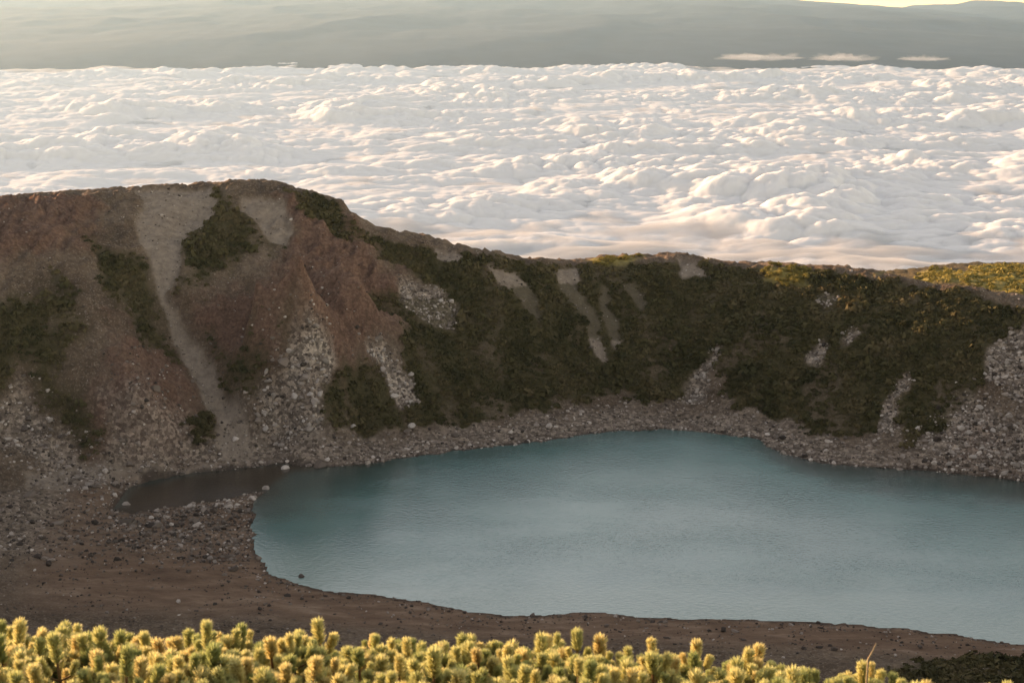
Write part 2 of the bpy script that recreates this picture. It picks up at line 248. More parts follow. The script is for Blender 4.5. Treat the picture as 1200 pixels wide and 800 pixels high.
scree = np.maximum(scree, (1 - veg) * 0.6 * sstep(15, 4, -shore_d + 4 * fbm(X / 6, Y / 6, 3, 63)) * (shore_d < 0) * sstep(262, 276, Y) * near)      # shingle round the far shore
# behind the rim shrubs go on; open patches break them up
thin = sstep(0.25, 0.75, fbm(X / 11, Y / 11, 4, 5) + 0.15)
veg = veg * (1 - 0.55 * thin * (1 - sstep(0.2, 0.9, sun_gold)))
veg = np.where(near & (shore_d < -30) & (Y > 330) & (Z0 < 26) & (X > -40), np.maximum(veg, 0.7), veg)

off = sstep(0.3, 9.0, -shore_d) * sstep(1.0, 7.0, Z0)
cam_keep = sstep(10, 40, np.hypot(X, Y))
D = np.zeros(X.shape)
D += off * (0.9 * fbm(X / 26, Y / 26, 3, 1))
rock = ridged(X / 5.2 + 0.5 * fbm(X / 9, Y / 9, 2, 8), Y / 11, 5, 2, 0.55)
D += off * (0.3 + 1.25 * red) * (1 - 0.85 * veg) * (1 - 0.6 * scree) * 0.75 * rock
D += off * (0.25 + 0.8 * red) * (1 - veg) * (1 - 0.7 * scree) * 0.4 * ridged(X / 2.1, Y / 4.0, 3, 6)
D += off * veg * 0.55 * (domes(X / 1.7, Y / 1.7, 9) - 0.4)
D += off * veg * 0.7 * fbm(X / 6, Y / 6, 3, 13)
D += off * (1 - veg) * (1 - bare) * 0.55 * ridged(X / 3.4 + 0.6 * fbm(X / 6, Y / 6, 2, 38), Y / 16, 4, 36)
D -= off * bare * 0.5
shore_keep = sstep(0.0, 3.0, np.abs(shore_d))
D += shore_keep * 0.16 * fbm(X / 1.9, Y / 1.9, 3, 21) * np.where(shore_d > 0, 0, 1)
D += np.where(shore_d < 0, sstep(1, 5, -shore_d), 0) * 0.35 * fbm(X / 9, Y / 9, 3, 23)
far_rough = sstep(450, 1300, np.hypot(X, Y - 200))
D += far_rough * 60 * (ridged(X / 420, Y / 420, 5, 61) - 1.9)
Z = Z0 + D * cam_keep
Z = np.where((shore_d < -0.2) & (Z < 0.05) & near & (Y < 330), 0.05 + 0.04 * np.clip(-shore_d, 0, 3), Z)
Z = np.where(shore_d > 0.2, np.minimum(Z, -0.12), Z)

def ground(x, y):
    """height of the finished terrain at plan points"""
    x, y = np.atleast_1d(np.asarray(x, float)), np.atleast_1d(np.asarray(y, float))
    i = np.clip(np.searchsorted(XS, x) - 1, 0, len(XS) - 2)
    j = np.clip(np.searchsorted(YS, y) - 1, 0, len(YS) - 2)
    u = (x - XS[i]) / (XS[i + 1] - XS[i])
    v = (y - YS[j]) / (YS[j + 1] - YS[j])
    return (Z[j, i] * (1 - u) + Z[j, i + 1] * u) * (1 - v) + (Z[j + 1, i] * (1 - u) + Z[j + 1, i + 1] * u) * v

def sample(F, x, y):
    i = np.clip(np.searchsorted(XS, x), 0, len(XS) - 1)
    j = np.clip(np.searchsorted(YS, y), 0, len(YS) - 1)
    return F[j, i]

# ------------------------------------------------------------------ mesh helpers
def mesh_from(name, verts, faces, mat=None, smooth=True):
    """verts (n,3); faces (m,3) or (m,4) integer arrays"""
    verts = np.asarray(verts, np.float32)
    faces = np.asarray(faces, np.int32)
    me = bpy.data.meshes.new(name)
    me.vertices.add(len(verts))
    me.vertices.foreach_set("co", verts.ravel())
    k = faces.shape[1]
    me.loops.add(faces.size)
    me.loops.foreach_set("vertex_index", faces.ravel())
    me.polygons.add(len(faces))
    me.polygons.foreach_set("loop_start", np.arange(0, faces.size, k, dtype=np.int32))
    me.polygons.foreach_set("use_smooth", np.full(len(faces), smooth))
    me.update(calc_edges=True)
    if mat:
        me.materials.append(mat)
    return me

def link(name, me, parent=None, loc=None, kind=None):
    o = bpy.data.objects.new(name, me)
    COL.objects.link(o)
    if parent:
        o.parent = parent
    if loc is not None:
        o.location = loc
    if kind:
        o["kind"] = kind
    return o

def tag(o, label, cat, group=None):
    o["label"] = label
    o["category"] = cat
    if group:
        o["group"] = group
    return o

def attr(me, name, vals):
    a = me.attributes.new(name, 'FLOAT', 'POINT')
    a.data.foreach_set("value", np.asarray(vals, np.float32).ravel())

def grid_faces(rows, cols):
    i = np.arange(rows * cols).reshape(rows, cols)
    return np.stack([i[:-1, :-1], i[:-1, 1:], i[1:, 1:], i[1:, :-1]], -1).reshape(-1, 4)

# ------------------------------------------------------------------ materials
class Mat:
    def __init__(self, name):
        self.m = bpy.data.materials.new(name)
        self.m.use_nodes = True
        self.t = self.m.node_tree
        self.b = self.t.nodes["Principled BSDF"]
        self.out = self.t.nodes["Material Output"]
    def node(self, kind, **kw):
        nd = self.t.nodes.new(kind)
        for k, v in kw.items():
            setattr(nd, k, v)
        return nd
    def link(self, a, b):
        self.t.links.new(a, b)
    def noise(self, scale, detail=4, rough=0.55, coord=None):
        nd = self.node("ShaderNodeTexNoise")
        nd.inputs["Scale"].default_value = scale
        nd.inputs["Detail"].default_value = detail
        nd.inputs["Roughness"].default_value = rough
        if coord is None:
            coord = self.node("ShaderNodeNewGeometry").outputs["Position"]
        self.link(coord, nd.inputs["Vector"])
        return nd.outputs["Fac"]
    def ramp(self, fac, stops):
        nd = self.node("ShaderNodeValToRGB")
        e = nd.color_ramp.elements
        e[0].position, e[0].color = stops[0][0], (*stops[0][1], 1)
        e[1].position, e[1].color = stops[-1][0], (*stops[-1][1], 1)
        for p, c in stops[1:-1]:
            x = e.new(p)
            x.color = (*c, 1)
        self.link(fac, nd.inputs[0])
        return nd.outputs[0]
    def mix(self, fac, a, b, blend='MIX'):
        nd = self.node("ShaderNodeMix", data_type='RGBA', blend_type=blend)
        for s, v in ((0, fac), (6, a), (7, b)):
            if isinstance(v, (int, float)):
                nd.inputs[s].default_value = v
            elif isinstance(v, tuple):
                nd.inputs[s].default_value = (*v, 1)
            else:
                self.link(v, nd.inputs[s])
        return nd.outputs[2]
    def stretched(self, sx, sy):
        mp = self.node("ShaderNodeMapping")
        mp.inputs["Scale"].default_value = (sx, sy, 1.0)
        self.link(self.node("ShaderNodeNewGeometry").outputs["Position"], mp.inputs["Vector"])
        return mp.outputs[0]
    def node_out(self, nd, name):
        sep = self.node("ShaderNodeSeparateColor")
        self.link(nd.outputs[name], sep.inputs[0])
        return sep.outputs[0]
    def attr(self, name):
        return self.node("ShaderNodeAttribute", attribute_name=name).outputs["Fac"]
    def math(self, op, a, b):
        nd = self.node("ShaderNodeMath", operation=op, use_clamp=True)
        for s, v in ((0, a), (1, b)):
            if isinstance(v, (int, float)):
                nd.inputs[s].default_value = v
            else:
                self.link(v, nd.inputs[s])
        return nd.outputs[0]
    def bump(self, height, dist, strength=1.0):
        nd = self.node("ShaderNodeBump")
        nd.inputs["Distance"].default_value = dist
        nd.inputs["Strength"].default_value = strength
        self.link(height, nd.inputs["Height"])
        self.link(nd.outputs[0], self.b.inputs["Normal"])

def terrain_mat():
    m = Mat("terrain")
    big, fine = m.noise(0.09, 5), m.noise(1.6, 5, 0.65)
    speck = m.noise(2.4, 3, 0.7)
    dirt = m.ramp(big, [(0.3, (0.082, 0.054, 0.037)), (0.5, (0.128, 0.088, 0.062)), (0.7, (0.18, 0.13, 0.096))])
    dirt = m.mix(m.math('MULTIPLY', m.ramp(speck, [(0.56, (0, 0, 0)), (0.66, (1, 1, 1))]), 0.55), dirt, (0.34, 0.285, 0.24))
    redc = m.ramp(fine, [(0.25, (0.085, 0.043, 0.03)), (0.55, (0.185, 0.098, 0.072)), (0.8, (0.26, 0.165, 0.125))])
    c = m.mix(m.math('MULTIPLY', m.attr("red"), 0.8), dirt, redc)
    scr = m.ramp(fine, [(0.3, (0.18, 0.147, 0.124)), (0.55, (0.27, 0.225, 0.19)), (0.75, (0.36, 0.305, 0.262))])
    vor = m.node("ShaderNodeTexVoronoi")
    vor.inputs["Scale"].default_value = 1.5
    vor.inputs["Randomness"].default_value = 1.0
    pos = m.node("ShaderNodeNewGeometry").outputs["Position"]
    m.link(pos, vor.inputs["Vector"])
    peb = m.ramp(m.node_out(vor, "Color"), [(0.1, (0.5, 0.48, 0.47)), (0.5, (1.05, 1.03, 1.0)), (0.9, (1.7, 1.66, 1.6))])
    scr = m.mix(0.8, scr, peb, 'MULTIPLY')
    c = m.mix(m.math('MULTIPLY', m.attr("scree"), 0.9), c, scr)
    c = m.mix(0.3, c, peb, 'MULTIPLY')
    snd = m.ramp(m.noise(0.5, 4), [(0.3, (0.235, 0.185, 0.145)), (0.7, (0.33, 0.265, 0.21))])
    c = m.mix(m.math('MULTIPLY', m.attr("sand"), 0.92), c, snd)
    strat = m.noise(0.55, 6, 0.72)
    c = m.mix(0.6, c, m.ramp(strat, [(0.32, (0.66, 0.63, 0.61)), (0.5, (1.08, 1.08, 1.08)), (0.68, (1.5, 1.48, 1.45))]), 'MULTIPLY')
    beach = m.ramp(m.noise(0.3, 7, 0.68, m.stretched(0.35, 1.3)), [(0.28, (0.12, 0.07, 0.048)), (0.52, (0.215, 0.128, 0.086)), (0.66, (0.30, 0.198, 0.14)), (0.76, (0.39, 0.28, 0.21))])
    c = m.mix(m.attr("beach"), c, beach)
    grn = m.ramp(fine, [(0.3, (0.048, 0.041, 0.02)), (0.6, (0.085, 0.069, 0.033)), (0.8, (0.13, 0.094, 0.052))])
    c = m.mix(m.attr("veg"), c, grn)
    gld = m.ramp(m.noise(0.25, 5, 0.65), [(0.3, (0.17, 0.14, 0.05)), (0.55, (0.34, 0.265, 0.09)), (0.75, (0.45, 0.34, 0.13))])  # ground made brighter and golden, sunlight put into the colour
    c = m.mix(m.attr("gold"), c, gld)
    wet = m.attr("wet")
    c = m.mix(wet, c, (0.045, 0.034, 0.028))
    m.link(c, m.b.inputs["Base Color"])
    m.b.inputs["Roughness"].default_value = 0.95
    m.b.inputs["Specular IOR Level"].default_value = 0.15
    m.bump(m.noise(1.1, 6, 0.7), 0.75, 0.85)
    return m.m

def rock_mat(name, a, b, c):
    m = Mat(name)
    inf = m.node("ShaderNodeObjectInfo")
    tone = m.ramp(inf.outputs["Random"], [(0.0, a), (0.5, b), (1.0, c)])
    grime = m.noise(1.3, 5, 0.7)
    col = m.mix(m.math('MULTIPLY', grime, 0.55), tone, (0.10, 0.075, 0.06), 'MIX')
    m.link(col, m.b.inputs["Base Color"])
    m.b.inputs["Roughness"].default_value = 0.9
    m.b.inputs["Specular IOR Level"].default_value = 0.2
    m.bump(m.noise(4.0, 5, 0.7), 0.12, 0.7)
    return m.m

def tint_mat(name, lo, mid, hi, trans=0.0, rough=0.9):
    m = Mat(name)
    c = m.ramp(m.attr("tint"), [(0.0, lo), (0.5, mid), (1.0, hi)])
    m.link(c, m.b.inputs["Base Color"])
    m.b.inputs["Roughness"].default_value = rough
    m.b.inputs["Specular IOR Level"].default_value = 0.15
    if trans:
        tr = m.node("ShaderNodeBsdfTranslucent")
        m.link(c, tr.inputs[0])
        mx = m.node("ShaderNodeMixShader")
        mx.inputs[0].default_value = trans
        m.link(m.b.outputs[0], mx.inputs[1])
        m.link(tr.outputs[0], mx.inputs[2])
        m.link(mx.outputs[0], m.out.inputs[0])
    return m.m

def water_mat():
    m = Mat("lake_water")
    deep = m.ramp(m.noise(0.03, 3), [(0.35, (0.046, 0.185, 0.180)), (0.65, (0.064, 0.235, 0.222))])
    bed_reflect = m.ramp(m.noise(0.4, 4), [(0.35, (0.022, 0.016, 0.011)), (0.7, (0.04, 0.029, 0.02))])  # brown of the inlet bed, also used to paint dark slope reflections
    body = m.mix(m.attr("silt"), deep, (0.135, 0.275, 0.245))
    m.link(m.mix(m.attr("shallow"), body, bed_reflect), m.b.inputs["Base Color"])
    m.b.inputs["Roughness"].default_value = 0.13
    m.b.inputs["IOR"].default_value = 2.4
    geo = m.node("ShaderNodeNewGeometry")
    mp = m.node("ShaderNodeMapping")
    mp.inputs["Rotation"].default_value = (0, 0, R(20))
    mp.inputs["Scale"].default_value = (1.0, 1.9, 1.0)
    m.link(geo.outputs["Position"], mp.inputs["Vector"])
    w1 = m.noise(0.9, 3, 0.6, mp.outputs[0])
    calm = m.ramp(m.noise(0.035, 3, 0.5, mp.outputs[0]), [(0.38, (0.55, 0.55, 0.55)), (0.62, (1, 1, 1))])
    m.bump(m.math('MULTIPLY', w1, calm), 0.18, 0.6)
    return m.m

def plain_mat(name, col, rough=0.9):
    m = Mat(name)
    c = m.ramp(m.noise(0.002, 6), [(0.3, tuple(v * 0.7 for v in col)), (0.7, tuple(min(1, v * 1.25) for v in col))])
    m.link(c, m.b.inputs["Base Color"])
    m.b.inputs["Roughness"].default_value = rough
    m.b.inputs["Specular IOR Level"].default_value = 0.1
    return m.m

def cloud_mat():
    m = Mat("cloud")
    m.b.inputs["Base Color"].default_value = (0.66, 0.66, 0.66, 1)
    m.b.inputs["Roughness"].default_value = 1.0
    m.b.inputs["Specular IOR Level"].default_value = 0.0
    m.b.subsurface_method = 'RANDOM_WALK'
    m.b.inputs["Subsurface Weight"].default_value = 1.0
    m.b.inputs["Subsurface Radius"].default_value = (1.0, 1.0, 1.0)
    m.b.inputs["Subsurface Scale"].default_value = 60.0
    return m.m

# ------------------------------------------------------------------ the crater, one sheet down to the cloud
V3 = np.stack([X, Y, Z], -1).reshape(-1, 3)
me = mesh_from("terrain", V3, grid_faces(*X.shape), terrain_mat())
attr(me, "veg", veg); attr(me, "scree", scree); attr(me, "sand", sand); attr(me, "red", red); attr(me, "gold", sun_gold * (Y > 340))
beach = sstep(2.6, 1.2, Z0) * (1 - scree * 0.6) * sstep(300, 255, Y) * near
attr(me, "beach", np.clip(beach, 0, 1))
attr(me, "wet", sstep(-1.3, -0.3, shore_d + 0.4 * fbm(X / 2, Y / 2, 2, 3)) * 0.75)
link("terrain", me, kind="structure")

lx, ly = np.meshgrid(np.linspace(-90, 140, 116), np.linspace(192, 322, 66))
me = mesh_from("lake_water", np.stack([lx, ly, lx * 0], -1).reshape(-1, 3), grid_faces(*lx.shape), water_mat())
attr(me, "shallow", np.maximum(np.maximum(sstep(-4, 3, poly_dist(lx, ly, SCREE_AREAS["inlet_bed"])), 0.75 * sstep(-26, 2, poly_dist(lx, ly, SCREE_AREAS["inlet_bed"]) + 4 * fbm(lx / 14, ly / 8, 3, 58))), 0.85 * sstep(13, 0, poly_dist(lx, ly, SHORE) * (1 - 0.45 * sstep(50, 75, lx)) + 2 * fbm(lx / 12, ly / 6, 3, 57)) * sstep(244, 270, ly) * np.maximum(0.45, np.maximum(sstep(45, 62, lx), sstep(-12, -32, lx)))))  # inlet bed, widened along the far shore to paint reflections of the slopes
attr(me, "silt", sstep(22, 2, poly_dist(lx, ly, SHORE) + 5 * fbm(lx / 18, ly / 9, 3, 55)) * sstep(250, 236, ly) * sstep(-60, -35, lx))
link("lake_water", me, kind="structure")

# ------------------------------------------------------------------ sea of cloud
CLOUD_Z = -830.0
ang = np.concatenate([np.linspace(-180, -27, 60)[:-1], np.linspace(-26, 26, 780), np.linspace(27, 180, 60)[1:]])
rad = np.concatenate([np.linspace(1500, 3900, 12), 4000 * (18600 / 4000) ** np.linspace(0, 1, 530), np.linspace(18800, 22000, 10)])
AG, RD = np.meshgrid(np.radians(ang), rad)
cx, cy = RD * np.sin(AG), RD * np.cos(AG)
def cloud_heaps(cx, cy, fine=True):
    """height of the cloud tops over the deck: heaps of many sizes, in long low rolls"""
    r_ = np.hypot(cx, cy)
    wx = (cx + 150 * fbm(cx / 1300, cy / 1300, 2, 71)) / 1.25
    wy = cy + 150 * fbm(cx / 1300, cy / 1300, 2, 83)
    wild = sstep(-0.4, 0.5, fbm(cx / 2400, cy / 1300, 4, 91))
    calm = (0.25 + 0.75 * sstep(4600, 7200, r_ + 900 * fbm(cx / 900, cy / 900, 2, 92))) * (1 - 0.25 * sstep(14500, 16800, r_))
    roll = 12 * fbm(cx / 2600, cy / 520, 3, 97)
    big = sstep(-0.2, 0.6, fbm(cx / 800, cy / 800, 2, 94))
    h = 0.5 * domes(wx / 620, wy / 620, 101) * 60 * big + (24 + 24 * big) * domes(wx / 270, wy / 270, 103)
    if fine:
        h = h + (22 + 16 * wild) * domes(wx / 140, wy / 140, 107) + 17 * domes(wx / 72, wy / 72, 109) + 6 * domes(wx / 34, wy / 34, 119)
        h = h + 4 * fbm(wx / 60, wy / 60, 3, 111)
    return roll * calm + (0.55 + 0.6 * wild) * calm * h
cz = CLOUD_Z - 60 + cloud_heaps(cx, cy) - 160 * sstep(16800, 18000, RD + 700 * fbm(cx / 1500, cy / 1500, 3, 117))
CLOUD = cloud_mat()
me = mesh_from("cloud_sea", np.stack([cx, cy, cz], -1).reshape(-1, 3), grid_faces(*cx.shape), CLOUD)
link("cloud_sea", me, kind="structure")

def cloud_bank(x, y, z, lx_, ly_, lz, seed, label):
    """a flat-bottomed bank: a lumpy closed lens"""
    nu, nv = 96, 24
    u, v = np.meshgrid(np.linspace(0, 2 * math.pi, nu, endpoint=False), np.linspace(-math.pi / 2, math.pi / 2, nv))
    px, py, pz = np.cos(v) * np.cos(u), np.cos(v) * np.sin(u), np.sin(v)
    bumps = 1 + 0.55 * fbm(px * 2.6 + seed, py * 2.6 + pz, 4, seed) + 0.25 * domes(px * 4 + pz, py * 4 + seed, seed + 1)
    pz = np.where(pz > 0, pz * bumps ** 2 * (0.75 + 0.55 * fbm(px * 3 + 2 * seed, py * 2, 3, seed + 4)), pz * (0.5 + 0.4 * fbm(px * 3, py * 3, 2, seed + 9)))
    P = np.stack([px * bumps * lx_, py * bumps * ly_, pz * lz], -1).reshape(-1, 3)
    i = np.arange(nu * nv).reshape(nv, nu)
    f = np.stack([i[:-1], np.roll(i[:-1], -1, 1), np.roll(i[1:], -1, 1), i[1:]], -1).reshape(-1, 4)
    o = link("cloud_bank", mesh_from("cloud_bank", P, f, WISP), loc=(x, y, z))
    tag(o, label, "cloud", "small clouds before the far mountains")

def fog_mat(name, density):
    m = bpy.data.materials.new(name)
    m.use_nodes = True
    nt = m.node_tree
    nt.nodes.remove(nt.nodes["Principled BSDF"])
    v = nt.nodes.new("ShaderNodeVolumePrincipled")
    v.inputs["Color"].default_value = (0.80, 0.84, 0.90, 1)
    v.inputs["Density"].default_value = density
    v.inputs["Anisotropy"].default_value = 0.0
    nt.links.new(v.outputs[0], nt.nodes["Material Output"].inputs["Volume"])
    return m
WISP = fog_mat("thin_cloud", 0.0022)

def box_mesh(name, lo, hi, m):
    lo, hi = np.array(lo, float), np.array(hi, float)
    c = np.array([[x, y, z] for x in (0, 1) for y in (0, 1) for z in (0, 1)])
    f = [(0, 1, 3, 2), (4, 6, 7, 5), (0, 4, 5, 1), (2, 3, 7, 6), (0, 2, 6, 4), (1, 5, 7, 3)]
    return mesh_from(name, lo + c * (hi - lo), f, m, False)
# thin vapour round the heaps and in the hollows between them: a closed, uneven blanket
def vapour():
    a, r_ = np.meshgrid(np.radians(np.linspace(-29, 29, 260)), 3600 * (18600 / 3600) ** np.linspace(0, 1, 170))
    x, y = r_ * np.sin(a), r_ * np.cos(a)
    top = CLOUD_Z - 60 + cloud_heaps(x, y, False) + 15 + 17 * fbm(x / 300, y / 200, 4, 131) + 26 * sstep(6300, 4600, r_ + 700 * fbm(x / 700, y / 500, 3, 137)) - 120 * sstep(17100, 18100, r_)
    rows, cols = x.shape
    up = np.stack([x, y, top], -1).reshape(-1, 3)
    dn = np.stack([x, y, np.full(x.shape, -1080.0)], -1).reshape(-1, 3)
    ft = grid_faces(rows, cols)
    N = rows * cols
    fb = ft[:, ::-1] + N
    k = np.arange(N).reshape(rows, cols)
    rim = np.concatenate([k[0, :], k[1:, -1], k[-1, -2::-1], k[-2:0:-1, 0]])
    nx = np.roll(rim, -1)
    side = np.stack([rim, rim + N, nx + N, nx], -1)
    return mesh_from("mist", np.concatenate([up, dn]), np.concatenate([ft, fb, side]), fog_mat("mist", 0.011))
link("mist", vapour(), kind="stuff")

# ------------------------------------------------------------------ far mountains
mx_, my_ = np.meshgrid(np.linspace(-22000, 22000, 620), 15600 + 28400 * np.linspace(0, 1, 90) ** 1.1)
crest_x = [-23265, -6982, 4661, 6998, 7819, 8992, 10047, 10522, 11095, 11677, 12378, 12608, 12837, 13192, 13670, 14025, 16370, 21028]
crest_z = [-60, -110, -170, -262, -375, -466, -534, -648, -489, -466, -466, -421, -364, -421, -557, -603, -671, -534]
crest = np.interp(mx_, crest_x, crest_z)
t = np.clip((my_ - 16300) / (40000 - 16300), 0, 1)
mz = -960 + (crest + 960) * t ** 0.55
mz += 80 * (ridged(mx_ / 4200, my_ / 6500, 5, 201) - 0.3) * np.sin(math.pi * t) ** 0.7
mz += 22 * fbm(mx_ / 1500, my_ / 1500, 4, 207) * t - 900 * sstep(40500, 44000, my_)
mz = np.minimum(mz, 100 - (100 - crest) * my_ / 40000 - 45 * (1 - t) + 10 * fbm(mx_ / 700, my_ / 9000, 3, 209))      # foothills stay below the crest
link("far_mountains", mesh_from("far_mountains", np.stack([mx_, my_, mz], -1).reshape(-1, 3), grid_faces(*mx_.shape), plain_mat("far_forest", (0.024, 0.042, 0.062))), kind="structure")
for args in ((2700, 15800, -700, 370, 240, 34, 3, "long flat white cloud floating over the cloud sea before dark mountains"),
             (3620, 15800, -706, 300, 220, 32, 5, "short domed white cloud between two others before dark mountains"),
             (4500, 15900, -716, 210, 160, 26, 8, "smallest pale cloud under the jagged mountain crest")):
    cloud_bank(*args)

# ------------------------------------------------------------------ air
def haze_box():
    m = bpy.data.materials.new("air")
    m.use_nodes = True
    nt = m.node_tree
    nt.nodes.remove(nt.nodes["Principled BSDF"])
    v = nt.nodes.new("ShaderNodeVolumePrincipled")
    v.inputs["Color"].default_value = (0.45, 0.765, 1.0, 1)
    v.inputs["Density"].default_value = 1.55e-5
    v.inputs["Anisotropy"].default_value = 0.42
    nt.links.new(v.outputs[0], nt.nodes["Material Output"].inputs["Volume"])
    link("haze", box_mesh("haze", (-30000, -6000, -1600), (30000, 46000, 108), m), kind="stuff")
haze_box()

# ------------------------------------------------------------------ stones
def ico(sub):
    t = (1 + 5 ** 0.5) / 2
    v = [(-1, t, 0), (1, t, 0), (-1, -t, 0), (1, -t, 0), (0, -1, t), (0, 1, t), (0, -1, -t), (0, 1, -t), (t, 0, -1), (t, 0, 1), (-t, 0, -1), (-t, 0, 1)]
    f = [(0, 11, 5), (0, 5, 1), (0, 1, 7), (0, 7, 10), (0, 10, 11), (1, 5, 9), (5, 11, 4), (11, 10, 2), (10, 7, 6), (7, 1, 8), (3, 9, 4), (3, 4, 2), (3, 2, 6), (3, 6, 8), (3, 8, 9), (4, 9, 5), (2, 4, 11), (6, 2, 10), (8, 6, 7), (9, 8, 1)]
    v = [Vector(p).normalized() for p in v]
    for _ in range(sub):
        nf, cache = [], {}
        def midp(a, b):
            k = (min(a, b), max(a, b))
            if k not in cache:
                v.append(((v[a] + v[b]) / 2).normalized())
                cache[k] = len(v) - 1
            return cache[k]
        for a, b, c in f:
            ab, bc, ca = midp(a, b), midp(b, c), midp(c, a)
            nf += [(a, ab, ca), (b, bc, ab), (c, ca, bc), (ab, bc, ca)]
        f = nf
    return np.array(v), np.array(f)

def stone(sub, r):
    """an angular block: a ball cut by random planes, then squashed"""
    v, f = ico(sub)
    v = v.copy()
    for _ in range(9):
        nrm = r.normal(size=3); nrm /= np.linalg.norm(nrm)
        d = r.uniform(0.45, 0.8)
        h = v @ nrm - d
        v -= np.clip(h, 0, None)[:, None] * nrm
    v += r.normal(scale=0.035, size=v.shape)
    return v * np.array([1.0, r.uniform(0.6, 0.95), r.uniform(0.5, 0.8)]), f

PALE = rock_mat("pale_rock", (0.30, 0.26, 0.22), (0.46, 0.40, 0.35), (0.64, 0.58, 0.52))
DARKR = rock_mat("dark_rock", (0.05, 0.042, 0.038), (0.085, 0.068, 0.06), (0.12, 0.10, 0.088))
GREYR = rock_mat("weathered_rock", (0.13, 0.105, 0.09), (0.22, 0.18, 0.155), (0.33, 0.28, 0.24))
stone_meshes = {}
for nm, mt in (("pale", PALE), ("dark", DARKR), ("grey", GREYR)):
    stone_meshes[nm] = []
    for k in range(9):
        v, f = stone(2, rng)
        stone_meshes[nm].append(mesh_from("boulder", v, f, mt, False))

def in_area(poly, count, r, grow=0.0):
    P = np.array(poly)
    lo, hi = P.min(0) - grow, P.max(0) + grow
    out = []
    for _ in range(400):
        q = r.uniform(lo, hi, (200, 2))
        q = q[poly_dist(q[:, 0], q[:, 1], poly) > -grow]
        out += list(q)
        if len(out) >= count:
            break
    return np.array(out[:count])

def put_boulder(x, y, size, label, group, tone="pale", sink=0.25, name="boulder"):
    o = link(name, random.choice(stone_meshes[tone]))
    o.scale = (size * random.uniform(0.4, 0.6), size * random.uniform(0.4, 0.6), size * random.uniform(0.42, 0.62))
    o.rotation_euler = (random.uniform(-0.4, 0.4), random.uniform(-0.4, 0.4), random.uniform(0, 6.28))
    z = max(float(ground(x, y)[0]), -0.35)
    o.location = (x, y, z + size * 0.5 * 0.6 * (1 - 2 * sink))
    tag(o, label, "boulder", group)
    return o

SCATTER = [
    ("scree_center", 62, (0.9, 2.3), "pale angular boulder in the rockfall fan below the red cliff", "boulders of the central rockfall"),
    ("scree_c2", 18, (0.8, 1.8), "pale boulder in the narrow rock streak beside the dark shrub hollow", "boulders of the narrow rock streak"),
    ("scree_red", 14, (0.7, 1.5), "small pale boulder on the brown slope right of the red cliff", "boulders right of the red cliff"),
    ("scree_right", 34, (0.9, 2.2), "pale boulder in the upper rock patch among the right shrubs", "boulders of the upper right patch"),
    ("scree_right2", 34, (0.9, 2.2), "pale boulder on the eroded bank above the right shore", "boulders of the right bank"),
    ("scree_right3", 10, (0.6, 1.4), "pale boulder in the thin gully above the right shore", "boulders of the right gully"),
    ("scree_e", 16, (0.8, 1.7), "pale boulder in the rock tongue that splits the shrub slope", "boulders of the rock tongue"),
    ("talus_left", 26, (0.9, 2.1), "angular boulder in the rock ribs above the left beach", "boulders of the left talus"),
    ("spit", 30, (0.6, 1.5), "weathered boulder on the rocky spit beside the dark inlet", "boulders of the spit"),
    ("spot_a", 6, (0.8, 1.6), "pale boulder in the small outcrop high in the right shrubs", "boulders of the high outcrop"),
    ("spot_b", 5, (0.8, 1.6), "pale boulder in the tiny outcrop amid the right shrubs", "boulders of the tiny outcrop"),
    ("spot_c", 6, (0.8, 1.6), "pale boulder in the lower outcrop amid the right shrubs", "boulders of the lower outcrop"),
]
for key, cnt, (a, b), label, group in SCATTER:
    for x, y in in_area(SCREE_AREAS[key], cnt, rng, 0.5):
        if sample(shore_d, x, y) > -0.4:
            continue
        put_boulder(x, y, a + (b - a) * rng.random() ** 1.8, label, group, "grey" if key == "spit" or (key == "talus_left" and rng.random() < 0.6) else "pale")
for x, y, s, label in [(-36.6, 229.8, 1.6, "dark rock standing in the water off the left beach"),
                       (-39.6, 226.6, 0.8, "small dark rock in the shallows beside the bigger one"),
                       (-76.3, 265.0, 1.9, "pale boulder at the very tip of the dark inlet"),
                       (-48.2, 286.4, 2.0, "broad pale rock in the channel where the inlet meets the lake"),
                       (-50.2, 274.0, 1.5, "low rock off the end of the spit"),
                       (-35.2, 300.6, 2.2, "bright pale boulder at the foot of the dark shrub hollow"),
                       (-22.6, 306.0, 1.9, "white boulder at the lower corner of the dark shrub hollow")]:
    put_boulder(x, y, s, label, None, "dark" if "dark rock" in label else "pale")

